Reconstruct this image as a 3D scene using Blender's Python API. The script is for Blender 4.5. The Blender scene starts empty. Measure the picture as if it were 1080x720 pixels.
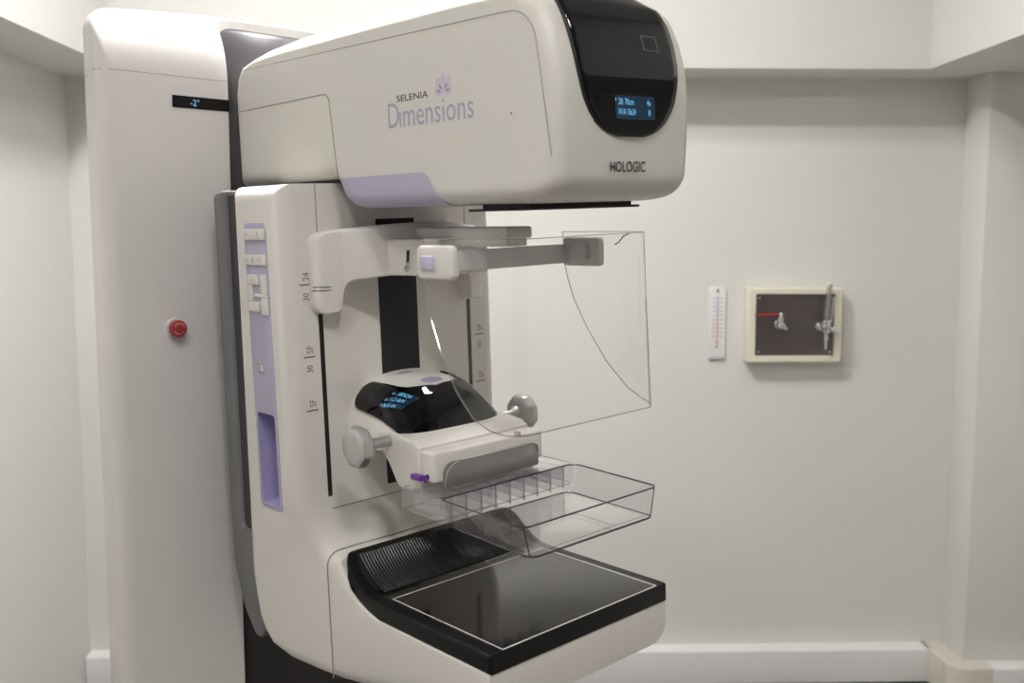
import bpy, bmesh, math, random
from mathutils import Matrix, Vector
R = math.radians
sc = bpy.context.scene
COL = sc.collection

# ------------------------------------------------------------------ materials
def mat(name, col, rough=.4, metal=0., spec=.5, noise=0., nscale=40., bump=0., coat=0., emit=None, es=0.):
    m = bpy.data.materials.new(name); m.use_nodes = True
    nt = m.node_tree; b = nt.nodes['Principled BSDF']
    b.inputs['Base Color'].default_value = (*col, 1)
    b.inputs['Roughness'].default_value = rough
    b.inputs['Metallic'].default_value = metal
    b.inputs['Specular IOR Level'].default_value = spec
    b.inputs['Coat Weight'].default_value = coat
    if emit:
        b.inputs['Emission Color'].default_value = (*emit, 1); b.inputs['Emission Strength'].default_value = es
    if noise or bump:
        tc = nt.nodes.new('ShaderNodeTexCoord'); nz = nt.nodes.new('ShaderNodeTexNoise')
        nz.inputs['Scale'].default_value = nscale; nz.inputs['Detail'].default_value = 4
        nt.links.new(tc.outputs['Object'], nz.inputs['Vector'])
        if noise:
            mx = nt.nodes.new('ShaderNodeMix'); mx.data_type = 'RGBA'
            mx.inputs[6].default_value = (*[c*(1-noise) for c in col], 1)
            mx.inputs[7].default_value = (*[min(1, c*(1+noise)) for c in col], 1)
            nt.links.new(nz.outputs['Fac'], mx.inputs[0]); nt.links.new(mx.outputs[2], b.inputs['Base Color'])
        if bump:
            bp = nt.nodes.new('ShaderNodeBump'); bp.inputs['Strength'].default_value = bump; bp.inputs['Distance'].default_value = .001
            nt.links.new(nz.outputs['Fac'], bp.inputs['Height']); nt.links.new(bp.outputs['Normal'], b.inputs['Normal'])
    return m

def clear(name, tint, refl=1.0, rough=.02, ior=1.49, base=0.0):
    m = bpy.data.materials.new(name); m.use_nodes = True
    nt = m.node_tree; nt.nodes.clear()
    out = nt.nodes.new('ShaderNodeOutputMaterial')
    tr = nt.nodes.new('ShaderNodeBsdfTransparent'); tr.inputs[0].default_value = (*tint, 1)
    gl = nt.nodes.new('ShaderNodeBsdfGlossy'); gl.inputs['Roughness'].default_value = rough
    gl.inputs['Color'].default_value = (1, 1, 1, 1)
    ge = nt.nodes.new('ShaderNodeNewGeometry'); dt = nt.nodes.new('ShaderNodeVectorMath'); dt.operation = 'DOT_PRODUCT'
    nt.links.new(ge.outputs['Normal'], dt.inputs[0]); nt.links.new(ge.outputs['Incoming'], dt.inputs[1])
    def mth(op, x, y=None):
        n = nt.nodes.new('ShaderNodeMath'); n.operation = op
        for i, q in enumerate((x, y)):
            if q is None: continue
            if isinstance(q, float): n.inputs[i].default_value = q
            else: nt.links.new(q, n.inputs[i])
        return n.outputs[0]
    r0 = ((ior-1)/(ior+1))**2          # Schlick reflectance, the same from both faces of the thin sheet
    sch = mth('ADD', mth('MULTIPLY', mth('POWER', mth('SUBTRACT', 1., mth('ABSOLUTE', dt.outputs['Value'])), 5.), 1-r0), r0)
    ma = nt.nodes.new('ShaderNodeMath'); ma.operation = 'MULTIPLY_ADD'
    ma.inputs[1].default_value = refl; ma.inputs[2].default_value = base
    mx = nt.nodes.new('ShaderNodeMixShader')
    nt.links.new(sch, ma.inputs[0]); nt.links.new(ma.outputs[0], mx.inputs[0])
    nt.links.new(tr.outputs[0], mx.inputs[1]); nt.links.new(gl.outputs[0], mx.inputs[2])
    nt.links.new(mx.outputs[0], out.inputs['Surface'])
    return m

M = dict(
    wall=mat('wall_paint', (.72, .71, .68), .75, spec=.2, noise=.015, nscale=3, bump=.05),
    wallw=mat('soffit_paint', (.68, .672, .65), .75, spec=.2, noise=.012, nscale=3),
    walld=mat('dark_wall_paint', (.17, .16, .15), .6, spec=.3, noise=.02, nscale=3),
    floor=mat('vinyl_floor', (.24, .22, .215), .5, noise=.25, nscale=30),
    trunk=mat('trunking_white', (.80, .79, .79), .38, noise=.01, nscale=8),
    trunkb=mat('trunking_beige', (.66, .63, .55), .42, noise=.01, nscale=8),
    white=mat('white_plastic', (.74, .715, .675), .36, spec=.4, noise=.008, nscale=6, bump=.02),
    whiteg=mat('gantry_white', (.73, .705, .695), .42, spec=.4, noise=.01, nscale=3, bump=.02),
    whitew=mat('warm_white_plastic', (.655, .638, .595), .36, spec=.4, noise=.008, nscale=6, bump=.02),
    lilac=mat('lilac_plastic', (.44, .42, .56), .4, noise=.01),
    lilacd=mat('shaded_lilac_plastic', (.40, .37, .60), .42, noise=.01),
    lilacp=mat('pale_lilac_plastic', (.52, .51, .66), .35, noise=.01),
    grey=mat('grey_plastic', (.16, .165, .17), .45, noise=.03),
    greyl=mat('light_grey_plastic', (.62, .615, .61), .4, noise=.02),
    silver=mat('satin_silver', (.52, .51, .50), .38, metal=.6, noise=.02),
    steel=mat('brushed_steel', (.30, .29, .29), .32, metal=.9, noise=.05, nscale=60),
    chrome=mat('chrome', (.80, .80, .80), .12, metal=1., noise=.01),
    dark=mat('dark_channel_plastic', (.05, .045, .052), .42, noise=.1, nscale=12),
    black=mat('black_rubber', (.008, .008, .009), .6, noise=.1),
    gloss=mat('black_glass', (.004, .004, .005), .05, spec=.32, noise=.02),
    carbon=mat('black_carbon_cover', (.010, .0095, .0095), .11, spec=.95, noise=.12, nscale=500),
    ridge=mat('black_ridged_plastic', (.018, .017, .017), .28, spec=.45, noise=.1, nscale=80),
    carbonr=mat('black_rim', (.007, .0065, .006), .36, spec=.2, noise=.1, nscale=80),
    ink=mat('black_ink', (.02, .018, .025), .5, noise=.05),
    inkg=mat('grey_ink', (.16, .145, .14), .5, noise=.05),
    inkl=mat('lilac_ink', (.36, .345, .47), .5, noise=.03),
    inkp=mat('pale_lilac_ink', (.57, .53, .60), .5, noise=.03),
    inkv=mat('violet_ink', (.30, .24, .43), .5, noise=.03),
    seam=mat('seam_shadow_line', (.30, .285, .26), .6, noise=.05),
    line=mat('white_printed_line', (.85, .85, .88), .4, noise=.02),
    red=mat('red_plastic', (.36, .035, .028), .35, noise=.05),
    redp=mat('pale_red_print', (.68, .42, .39), .5, noise=.02),
    purple=mat('purple_plastic', (.16, .035, .30), .4, noise=.05),
    cream=mat('cream_enamel', (.76, .72, .60), .4, noise=.01),
    plate=mat('dark_anodised_plate', (.15, .13, .135), .30, metal=.8, noise=.12, nscale=25),
    lcd=mat('lcd_text', (.02, .1, .2), .3, emit=(.22, .62, 1.), es=.85, noise=.01),
    lcdb=mat('lcd_backlight', (.005, .02, .04), .2, emit=(.03, .13, .26), es=.09, noise=.01),
    lamp=mat('lamp_diffuser', (.9, .9, .9), .5, emit=(1., .985, .96), es=300., noise=.001),
    lampb=mat('lamp_diffuser_wall', (.9, .9, .9), .5, emit=(1., .985, .96), es=58., noise=.001),
    lampf=mat('lamp_diffuser_front', (.9, .9, .9), .5, emit=(1., .975, .94), es=195., noise=.001),
    acry=clear('clear_acrylic_shield', (.985, .98, .975), refl=.9),
    acrye=clear('acrylic_cut_edge', (.74, .72, .71), refl=1.0, base=.12, rough=.1),
    padl=clear('clear_polycarbonate', (.992, .99, .992), refl=1.5),
    padle=clear('polycarbonate_moulded_edge', (.28, .27, .36), refl=1.0, base=.06, rough=.08),
    padlr=clear('polycarbonate_rib', (.80, .79, .82), refl=1.3, base=.14, rough=.06),
    glass=clear('flow_tube_glass', (.86, .85, .84), refl=1.2, base=.05),
)

# ------------------------------------------------------------------ mesh tools
# machine space: u = to the machine's right, v = towards the patient, w = up
def P(u, v, w): return Vector((u, -v, w))

class MB:
    def __init__(s): s.v = []; s.f = []
    def grid(s, rows, close_r=False, close_c=False):
        b = len(s.v); n = len(rows); m = len(rows[0])
        for r in rows: s.v += [Vector(p) for p in r]
        for i in range(n if close_r else n-1):
            for j in range(m if close_c else m-1):
                i2 = (i+1) % n; j2 = (j+1) % m
                s.f.append((b+i*m+j, b+i*m+j2, b+i2*m+j2, b+i2*m+j))
        return b
    def poly(s, pts):
        b = len(s.v); s.v += [Vector(p) for p in pts]; s.f.append(tuple(range(b, b+len(pts))))
    def loft(s, rings, cap=True):
        m = len(rings[0]); b = s.grid(rings, close_c=True)
        if cap:
            s.f.append(tuple(range(b, b+m))); k = b+(len(rings)-1)*m
            s.f.append(tuple(reversed(range(k, k+m))))
    def box(s, a0, a1, b0, b1, c0, c1, bev=0., seg=3, conv=True):
        bm = bmesh.new(); bmesh.ops.create_cube(bm, size=1)
        for v in bm.verts:
            v.co = Vector(((a0+a1)/2+v.co.x*(a1-a0), (b0+b1)/2+v.co.y*(b1-b0), (c0+c1)/2+v.co.z*(c1-c0)))
        if bev: bmesh.ops.bevel(bm, geom=bm.edges[:], offset=bev, segments=seg, profile=.5, affect='EDGES')
        b = len(s.v); bm.verts.index_update()
        for v in bm.verts: s.v.append(P(*v.co) if conv else v.co.copy())
        for f in bm.faces: s.f.append(tuple(b+v.index for v in f.verts))
        bm.free()
    def tube(s, path, r, n=10, cap=True, closed=False):
        path = [Vector(p) for p in path]; k = len(path); rr = r if isinstance(r, (list, tuple)) else [r]*k
        rings = []; prev = None
        for i, p in enumerate(path):
            if closed: t = path[(i+1) % k]-path[i-1]
            else: t = (path[min(i+1, k-1)]-path[max(i-1, 0)])
            t.normalize()
            if prev is None:
                a = Vector((0, 0, 1)) if abs(t.z) < .9 else Vector((1, 0, 0)); x = t.cross(a).normalized()
            else: x = (prev-t*prev.dot(t)).normalized()
            prev = x; y = t.cross(x)
            rings.append([p+(x*math.cos(q)+y*math.sin(q))*rr[i] for q in [2*math.pi*j/n for j in range(n)]])
        if closed: s.grid(rings, close_r=True, close_c=True)
        else: s.loft(rings, cap)
    def lathe(s, o, ax, prof, n=32, scallop=0, sdepth=0.):
        # prof: list of (radius, distance along axis)
        o = Vector(o); ax = Vector(ax).normalized(); a = Vector((0, 0, 1)) if abs(ax.z) < .9 else Vector((1, 0, 0))
        x = ax.cross(a).normalized(); y = ax.cross(x)
        rings = []
        for r, d in prof:
            ring = []
            for j in range(n):
                q = 2*math.pi*j/n; k = 1-sdepth*(.5+.5*math.cos(scallop*q)) if scallop else 1
                ring.append(o+ax*d+(x*math.cos(q)+y*math.sin(q))*r*k)
            rings.append(ring)
        s.loft(rings)
    def make(s, name, m, parent=None, matrix=None, sharp=38, recalc=True, mods=None):
        me = bpy.data.meshes.new(name); me.from_pydata(s.v, [], s.f); me.update()
        if recalc:
            bm = bmesh.new(); bm.from_mesh(me)
            bmesh.ops.remove_doubles(bm, verts=bm.verts[:], dist=1e-6)
            bmesh.ops.recalc_face_normals(bm, faces=bm.faces[:]); bm.to_mesh(me); bm.free()
        for p in me.polygons: p.use_smooth = True
        me.set_sharp_from_angle(angle=R(sharp))
        me.materials.append(m)
        o = bpy.data.objects.new(name, me); COL.objects.link(o)
        if parent is not None: o.parent = parent
        if matrix is not None: o.matrix_local = matrix
        return o

def inset(pts, d):
    n = len(pts); out = []
    area = sum(pts[i][0]*pts[(i+1) % n][1]-pts[(i+1) % n][0]*pts[i][1] for i in range(n))
    sg = 1 if area > 0 else -1
    for i in range(n):
        a, b, c = pts[i-1], pts[i], pts[(i+1) % n]
        e1 = Vector((b[0]-a[0], b[1]-a[1])).normalized(); e2 = Vector((c[0]-b[0], c[1]-b[1])).normalized()
        n1 = Vector((-e1.y, e1.x))*sg; n2 = Vector((-e2.y, e2.x))*sg
        h = n1+n2
        k = d/max(.35, 1+n1.dot(n2))
        out.append((b[0]+h.x*k, b[1]+h.y*k))
    return out

def fillet(pts, rads, seg=6):
    # polygon with per-corner radius
    n = len(pts); out = []
    for i in range(n):
        r = rads[i] if isinstance(rads, (list, tuple)) else rads
        b = Vector(pts[i])
        if r <= 0: out.append(tuple(b)); continue
        d1 = (Vector(pts[i-1])-b); d2 = (Vector(pts[(i+1) % n])-b)
        l1, l2 = d1.length, d2.length; d1.normalize(); d2.normalize()
        ang = d1.angle(d2)
        if ang > 3.13: out.append(tuple(b)); continue
        t = min(r/math.tan(ang/2), l1*.49, l2*.49); rr = t*math.tan(ang/2)
        c = b+(d1+d2).normalized()*(rr/math.sin(ang/2))
        p1 = b+d1*t; p2 = b+d2*t
        a1 = (p1-c); a2 = (p2-c); th = a1.angle(a2)
        cr = a1.x*a2.y-a1.y*a2.x; sg = 1 if cr > 0 else -1
        for k in range(seg+1):
            q = sg*th*k/seg
            out.append((c.x+a1.x*math.cos(q)-a1.y*math.sin(q), c.y+a1.x*math.sin(q)+a1.y*math.cos(q)))
    return out

def rext(mb, prof, h0, h1, r, conv, seg=6, deform=None, mid=0):
    """extrude a closed 2D profile from h0 to h1 with the two cap edges rounded by r; conv(h, a, b) -> point"""
    rings = []
    a = [(h0+r*(1-math.cos(math.pi/2*k/seg)), r*(1-math.sin(math.pi/2*k/seg))) for k in range(seg+1)]
    b = [(h1-(h-h0), d) for h, d in reversed(a)]
    a += [(a[-1][0]+(b[0][0]-a[-1][0])*k/(mid+1), 0.) for k in range(1, mid+1)]
    if mid: a = [(a[0][0], a[0][1]+.003)]+a; b = b+[(b[-1][0], b[-1][1]+.003)]
    for h, d in a+b:
        pp = inset(prof, d) if d > 1e-7 else prof
        rings.append([conv(h, *p) for p in pp])
    if deform: rings = [[deform(p) for p in ring] for ring in rings]
    mb.loft(rings)

SIDE = lambda h, a, b: P(h, a, b)      # profile in (v,w), extruded along u
FRONT = lambda h, a, b: P(a, h, b)     # profile in (u,w), extruded along v
PLAN = lambda h, a, b: P(a, b, h)      # profile in (u,v), extruded along w

def boolean(o, cutter, op='DIFFERENCE', bev=0.):
    md = o.modifiers.new('cut', 'BOOLEAN'); md.operation = op; md.object = cutter; md.solver = 'EXACT'
    if bev:
        b = o.modifiers.new('bev', 'BEVEL'); b.width = bev; b.segments = 3; b.limit_method = 'ANGLE'; b.angle_limit = R(50)
    dg = bpy.context.evaluated_depsgraph_get(); dg.update()
    me = bpy.data.meshes.new_from_object(o.evaluated_get(dg))
    o.modifiers.clear(); old = o.data; o.data = me; me.name = old.name
    for p in me.polygons: p.use_smooth = True
    me.set_sharp_from_angle(angle=R(38))
    bpy.data.objects.remove(cutter)

def text(name, lines, m, parent, matrix=None, ext=.0001, warp=None, bold=0.):
    """lines: (string, origin, xdir, ydir, height, xscale); all become one mesh of lettering"""
    mb = MB()
    for s, o, xd, yd, h, xs in lines:
        cu = bpy.data.curves.new('t', 'FONT'); cu.body = s; cu.size = 1; cu.resolution_u = 3; cu.offset = bold
        ob = bpy.data.objects.new('t', cu); COL.objects.link(ob)
        dg = bpy.context.evaluated_depsgraph_get(); dg.update()
        me = bpy.data.meshes.new_from_object(ob.evaluated_get(dg))
        xd = Vector(xd).normalized(); yd = Vector(yd).normalized(); nd = xd.cross(yd); o = Vector(o)
        k = h/.70                                    # cap height of the built-in font
        b = len(mb.v)
        for v in me.vertices: mb.v.append(o+xd*v.co.x*k*xs+yd*v.co.y*k+nd*ext)
        for p in me.polygons: mb.f.append(tuple(b+i for i in p.vertices))
        bpy.data.objects.remove(ob); bpy.data.curves.remove(cu); bpy.data.meshes.remove(me)
    if warp: mb.v = [warp(p) for p in mb.v]
    return mb.make(name, m, parent, matrix, recalc=False)

def interp(x, xs, ys):
    if x <= xs[0]: return ys[0]
    for i in range(len(xs)-1):
        if x <= xs[i+1]: return ys[i]+(ys[i+1]-ys[i])*(x-xs[i])/(xs[i+1]-xs[i])
    return ys[-1]
def thing(name, label, cat, loc=(0, 0, 0), rz=0., group=None):
    o = bpy.data.objects.new(name, None); COL.objects.link(o); o.empty_display_size = .1
    o.location = loc; o.rotation_euler = (0, 0, rz); o['label'] = label; o['category'] = cat
    if group: o['group'] = group
    return o
def struct(name, mb, m, **k):
    o = mb.make(name, m, **k); o['kind'] = 'structure'; return o

# ------------------------------------------------------------------ room (x right, y into the back wall, z up)
D = 3.326; XL = -1.347; XR = 1.567; PF = 3.165; ZS = 2.041; ZC = 3.0; YB = -1.1; XRR = 1.95
def bx(*a, **k):
    mb = MB(); mb.box(*a, conv=False, **k); return mb
struct('floor', bx(XL-.1, XRR+.1, YB-.1, D+.1, -.1, 0), M['floor'])
struct('ceiling', bx(XL-.1, XRR+.1, YB-.1, D+.1, ZC, ZC+.1), M['wallw'])
struct('wall_back', bx(XL-.1, XRR+.1, D, D+.1, 0, ZC), M['wall'])
struct('wall_left', bx(XL-.1, XL, YB, D, 0, ZC), M['wall'])
struct('wall_right', bx(XRR, XRR+.1, YB, D, 0, ZC), M['wall'])
struct('wall_front', bx(XL-.1, XRR+.1, YB-.1, YB, 0, ZC), M['walld'])
struct('wall_right_pier', bx(XR, XRR, PF, D, 0, ZS, bev=.004, seg=2), M['wall'])
# dropped soffit around three sides
SB = 3.115; SL = -1.124; SR = 1.352
struct('trim_1', bx(XL, XRR, SB, D, ZS, ZC), M['wallw'])
struct('trim_2', bx(XL, SL, YB, SB, ZS, ZC), M['wallw'])
struct('trim_3', bx(SR, XRR, YB, SB, ZS, ZC), M['wallw'])
# cable trunking along the back wall and round the pier
TZ0, TZ1, TD = .021, .139, .058
def trunk_prof(d0, d1): return fillet([(d0, TZ0), (d1, TZ0), (d1, TZ1), (d0, TZ1)], [0, .004, .008, 0], 4)
mb = MB()
pr = trunk_prof(0, TD)
mb.loft([[Vector((x, D-a, b)) for a, b in pr] for x in (XL+.004, XR-.062)])
struct('baseboard_back', mb, M['trunk'])
mb = MB()
mb.loft([[Vector((x, PF-a, b)) for a, b in pr] for x in (XR+.07, XRR)])
struct('baseboard_pier', mb, M['trunk'])
mb = MB()   # inside corner piece, slightly larger than the run
pr2 = trunk_prof(0, TD+.003)
mb.loft([[Vector((XR-.064, D-a, b+.001)) for a, b in pr2], [Vector((XR-TD-.012, D-a, b+.001)) for a, b in pr2],
         [Vector((XR-a-.004 if a > .01 else XR-.0, D-TD-.012 if a > .01 else D-.0, b+.001)) for a, b in pr2],
         [Vector((XR-a, PF+.012, b+.001)) for a, b in pr2]])
struct('trim_4', mb, M['trunkb'])
mb = MB()   # outside corner piece with a rounded nose
rows = [[Vector((XR-a, PF+.010, b+.003)) for a, b in pr2]]
for k in range(9):
    q = math.pi/2*k/8
    rows.append([Vector((XR-a*math.cos(q), PF-a*math.sin(q), b+.003)) for a, b in [(a+.002 if a > 0 else 0, b) for a, b in pr2]])
rows.append([Vector((XR+.072, PF-a, b+.003)) for a, b in pr2])
mb.loft(rows)
struct('trim_5', mb, M['trunkb'])

# ------------------------------------------------------------------ ceiling lamps
def lamp(x, y, lx, ly, m, label):
    t = thing('ceiling_light', label, 'ceiling light', (x, y, ZC-.05), 0, 'ceiling lights')
    f = MB()
    for a0, a1, b0, b1 in ((-lx-.02, lx+.02, -ly-.02, -ly), (-lx-.02, lx+.02, ly, ly+.02), (-lx-.02, -lx, -ly, ly), (lx, lx+.02, -ly, ly)):
        f.box(a0, a1, b0, b1, -.012, .05, conv=False)
    f.box(-lx-.02, lx+.02, -ly-.02, ly+.02, .02, .049, conv=False)
    f.make('frame', M['trunk'], t)
    d = MB(); d.box(-lx, lx, -ly, ly, -.006, .019, conv=False)
    d.make('diffuser', m, t)
lamp(-.42, 1.86, .17, .07, M['lamp'], 'ceiling light directly above the white machine column')
lamp(.40, 2.15, .20, .07, M['lampb'], 'ceiling light nearest the gas outlet on the back wall')
lamp(.25, -.15, .12, .06, M['lampf'], 'small ceiling light right of the machine, towards the front')
lamp(-.42, -.15, .12, .06, M['lampf'], 'small ceiling light left of the machine, towards the front')

# ------------------------------------------------------------------ the machine
YAW = R(42-1.4)
hd = Matrix.Rotation(R(-1.4), 3, 'Z')
a42 = R(42)
rg = Vector((math.cos(a42), math.sin(a42), 0)); fg = Vector((math.sin(a42), -math.cos(a42), 0))
org = hd @ (rg*.926-fg*.895)
mach = thing('mammography_machine', 'large white mammography machine with lilac accents, tilted arm and clear face shield', 'medical scanner', org, YAW)
ROLL = Matrix.Translation((0, .6, 1.287)) @ Matrix.Rotation(R(-2.3), 4, 'Y') @ Matrix.Translation((0, -.6, -.25))

# ---- gantry column (upright, machine space with w from the floor)
GV, GH = -.66, .356
cap = [(GV, 1.785), (GV-.003, 1.815), (GV-.012, 1.843), (GV-.028, 1.866), (GV-.05, 1.881), (GV-.08, 1.890), (GV-.13, 1.896)]
gs = [(GV, GH-.022, 1.785), (GV-.0006, GH-.0165, 1.795), (GV-.003, GH-.0105, 1.815), (GV-.007, GH-.006, 1.831), (GV-.012, GH-.003, 1.843), (GV-.019, GH-.001, 1.856), (GV-.028, GH-.002, 1.866), (GV-.038, GH-.0035, 1.8745),
      (GV-.05, GH-.006, 1.881), (GV-.08, GH-.013, 1.890), (GV-.11, GH-.021, 1.894), (GV-.14, GH-.030, 1.8965), (GV-.17, GH-.042, 1.898), (GV-.21, GH-.061, 1.899), (GV-.27, GH-.092, 1.899), (GV-.35, GH-.14, 1.895), (GV-.38, GH-.165, 1.885)]
mb = MB()
def gring(v, hw, tz, r_):
    pts = fillet([(-hw, 0), (hw, 0), (hw, tz), (-hw, tz)], [0, 0, r_, r_], 7)
    k = next(i for i in range(len(pts)-1) if pts[i][0] > 0 and pts[i+1][0] < 0 and pts[i][1] > 1)
    a, b = pts[k], pts[k+1]
    pts = pts[:k+1]+[(a[0]+(b[0]-a[0])*j/24, a[1]) for j in range(1, 24)]+pts[k+1:]
    f = min(1, max(0, (GV-v-.004)/.06))
    return [P(x, v, z+(.016*f*max(0, 1-(x/.34)**2) if z > 1 else 0)) for x, z in pts]
mb.loft([gring(v, hw, tz, r_) for v, hw, tz, r_ in [(v, hw, tz, min(.034, .004+.4*(GV-v))) for v, hw, tz in gs]])
gantry = mb.make('gantry_column', M['whiteg'], mach)
mb = MB()
NH = .148
npf = fillet([(-NH, -.5), (NH, -.5), (NH, -.728), (-NH, -.728)], [0, 0, .045, .045], 8)
mb.loft([[P(a, b, -.2) for a, b in npf], [P(a, b, 2.2) for a, b in npf]])
boolean(gantry, mb.make('cutter', M['whiteg'], mach), bev=.004)
# dark liner of the lift channel, following the face a little deeper
off = .022
lp = [(GV-off, .0), (GV-off, 1.765), (GV-off-.002, 1.79), (GV-off-.008, 1.813), (GV-off-.017, 1.836), (GV-off-.027, 1.858), (GV-off-.038, 1.877), (GV-off-.052, 1.893)]
mb = MB(); mb.grid([[P(x, v, w) for x in (-.152, .152)] for v, w in lp])
o = mb.make('lift_channel', M['dark'], gantry)
s_ = o.modifiers.new('th', 'SOLIDIFY'); s_.thickness = .003
# seam between cap and front panel
mb = MB()
mb.tube([P(-GH+.020, -.77, 1.787), P(-GH+.0005, -.680, 1.787), P(-GH+.0055, -.6675, 1.787), P(-GH+.018, -.6605, 1.787), P(-.149, -.6602, 1.787)], .0006, 6)
mb.make('cap_seam', M['seam'], gantry)
mb = MB(); mb.tube([P(.149, -.6602, 1.787), P(GH-.02, -.6602, 1.787)], .0006, 6)
mb.make('cap_seam', M['seam'], gantry)
mb = MB(); mb.box(-.243, -.1475, -.662, -.6585, 1.7385, 1.7575, bev=.0007, seg=1)
mb.box(-.1505, -.1475, -.690, -.6585, 1.7385, 1.7575)
mb.make('angle_display', M['gloss'], gantry)
text('angle_readout', [('-2°', P(-.214, -.6584, 1.7430), P(1, 0, 0), P(0, 0, 1), .0098, .95)], M['lcd'], gantry)
estop = MB(); estop.lathe(P(-.252, -.661, 1.391), P(0, 1, 0), [(.0165, 0), (.0165, .004), (.0145, .006)], 32)
estop = estop.make('emergency_stop', M['greyl'], mach)
mb = MB(); mb.lathe(P(-.252, -.655, 1.391), P(0, 1, 0), [(.010, 0), (.010, .004), (.0135, .005), (.0142, .009), (.0132, .0125), (.0105, .0138), (.004, .014)], 36)
mb.make('push_button', M['red'], estop)
mb = MB()
for q0, q1 in ((20, 150), (200, 330)):
    mb.tube([P(-.252+.0085*math.cos(R(q)), -.6408, 1.391+.0085*math.sin(R(q))) for q in range(q0, q1+1, 10)], .0007, 6)
mb.make('arrow_ring', M['redp'], estop)

# ---- C-arm (rolled 2.3 degrees about the hub)
def cpart(mb, name, m, parent=None, **k):
    if parent is None: return mb.make(name, m, mach, ROLL, **k)
    return mb.make(name, m, parent, **k)
mb = MB(); mb.lathe(P(0, -.74, .25), P(0, 1, 0), [(.11, 0), (.11, .13), (.12, .15)], 40)
cpart(mb, 'rotation_hub', M['black'])

CH = .2; CF = -.392
cprof = [(-.538, .582), (CF, .582), (CF, .125), (CF+.002, .098), (CF+.006, .075), (CF+.013, .058), (CF+.022, .0475), (CF+.031, .0425), (-.350, .0395), (-.345, .038), (-.345, -.155),
         (-.40, -.158), (-.46, -.150), (-.50, -.139), (-.525, -.122), (-.541, -.098), (-.550, -.06), (-.556, -.02)]
def cdef(p):
    v = -p.y
    if p.z < .12:
        k = min(1, max(0, (v+.50)/.14)); k = k*k*(3-2*k)
        f = min(1, max(0, (.12-p.z)/.08))
        return Vector((p.x*(1-.155*k*f), p.y, p.z))
    return p
mb = MB()
# subdivide the profile so the side taper is smooth
def dense(pr, step):
    out = []
    for i, a in enumerate(pr):
        b = pr[(i+1) % len(pr)]; L = math.hypot(b[0]-a[0], b[1]-a[1]); n = max(1, int(L/step))
        out += [(a[0]+(b[0]-a[0])*k/n, a[1]+(b[1]-a[1])*k/n) for k in range(n)]
    return out
rext(mb, cprof, -CH, CH, .026, SIDE, 7, cdef)
carm = cpart(mb, 'c_arm_column', M['white'])
mb = MB(); mb.box(-.3, -.168, -.492, -.434, .0985, .2455, bev=.005, seg=2)
boolean(carm, cpart(mb, 'cutter', M['white']))

# grey back shell of the arm
mb = MB()
rext(mb, fillet([(-.600, .572), (-.578, .578), (-.566, .578), (-.580, .05), (-.574, .04), (-.545, .04), (-.54, .0), (-.52, -.12), (-.545, -.142), (-.585, -.10), (-.612, -.03), (-.612, .05)],
                [.01, .004, .004, 0, .006, 0, 0, .01, .03, .06, .03, 0], 4), -.197, .197, .006, SIDE, 3)
cpart(mb, 'back_cover', M['grey'])
mb = MB(); mb.box(-.188, .188, -.585, -.525, .0, .57)
cpart(mb, 'back_gap_shade', M['dark'])  # dark box in the gap, the recess shade put into its colour

# slots, belt, seams, scale marks on the column front
for s in (-1, 1):
    mb = MB(); mb.box(s*.1405-.0036, s*.1405+.0036, -.40, CF+.0006, .097, .470)
    cpart(mb, 'track_slot', M['black'], carm)
    mb = MB(); mb.box(s*.1385-.0007, s*.1385+.0007, -.40, CF+.0004, .470, .581)
    cpart(mb, 'panel_seam', M['seam'], carm)
mb = MB(); mb.box(-.139, .139, -.40, CF+.0028, .0975, .0990)
cpart(mb, 'lower_seam', M['seam'], carm)
mb = MB(); mb.box(-.036, .036, -.40, CF+.0008, .079, .528)
cpart(mb, 'drive_belt', M['black'], carm)
for s in (-1, 1):
    c = s*.1625
    up = P(0, 0, 1); lf = P(-1, 0, 0)
    for wz, t1, t2 in ((.437, '24', '30'), (.331, 'SF', '30'), (.2515, 'SF', '')):
        mb = MB(); mb.box(c-.0095, c+.0095, CF-.001, CF+.0005, wz-.0007, wz+.0007)
        cpart(mb, 'scale_line', M['ink'], carm)
        lines = [(t1, P(c+.006, CF+.0004, wz+.005), up, lf, .0105, .85)]
        if t2: lines.append((t2, P(c+.004, CF+.0004, wz-.024), up, lf, .0095, .9))
        text('scale_lettering', lines, M['inkg'], carm)

# lilac control strip on the left flank
mb = MB()
pf = fillet([(-.4955, .0955), (-.4305, .0955), (-.4305, .528), (-.4955, .528)], [.012, .012, .010, .010], 5)
rext(mb, pf, -.2012, -.199, .0006, SIDE, 2)
strip = cpart(mb, 'control_panel', M['lilac'])
mb = MB(); mb.box(-.3, -.19, -.4895, -.4365, .1015, .2435, bev=.006, seg=2)
boolean(strip, cpart(mb, 'cutter', M['lilac']))
mb = MB()   # pocket liner: open box sunk in the flank, its lilac darkened for shade
u0, u1, v0, v1, w0, w1 = -.2005, -.1695, -.4905, -.4355, .0998, .2445
mb.poly([P(u1, v0, w0), P(u1, v1, w0), P(u1, v1, w1), P(u1, v0, w1)])
mb.poly([P(u0, v0, w0), P(u1, v0, w0), P(u1, v0, w1), P(u0, v0, w1)])
mb.poly([P(u0, v1, w0), P(u1, v1, w0), P(u1, v1, w1), P(u0, v1, w1)])
mb.poly([P(u0, v0, w0), P(u0, v1, w0), P(u1, v1, w0+.008), P(u1, v0, w0+.008)])
mb.poly([P(u0, v0, w1), P(u0, v1, w1), P(u1, v1, w1), P(u1, v0, w1)])
cpart(mb, 'storage_pocket', M['lilacd'], strip, recalc=False)
def key(v0, v1, w0, w1):
    mb = MB(); mb.box(-.2050, -.2, v0, v1, w0, w1, bev=.0018, seg=2); return cpart(mb, 'button', M['white'], strip)
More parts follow.
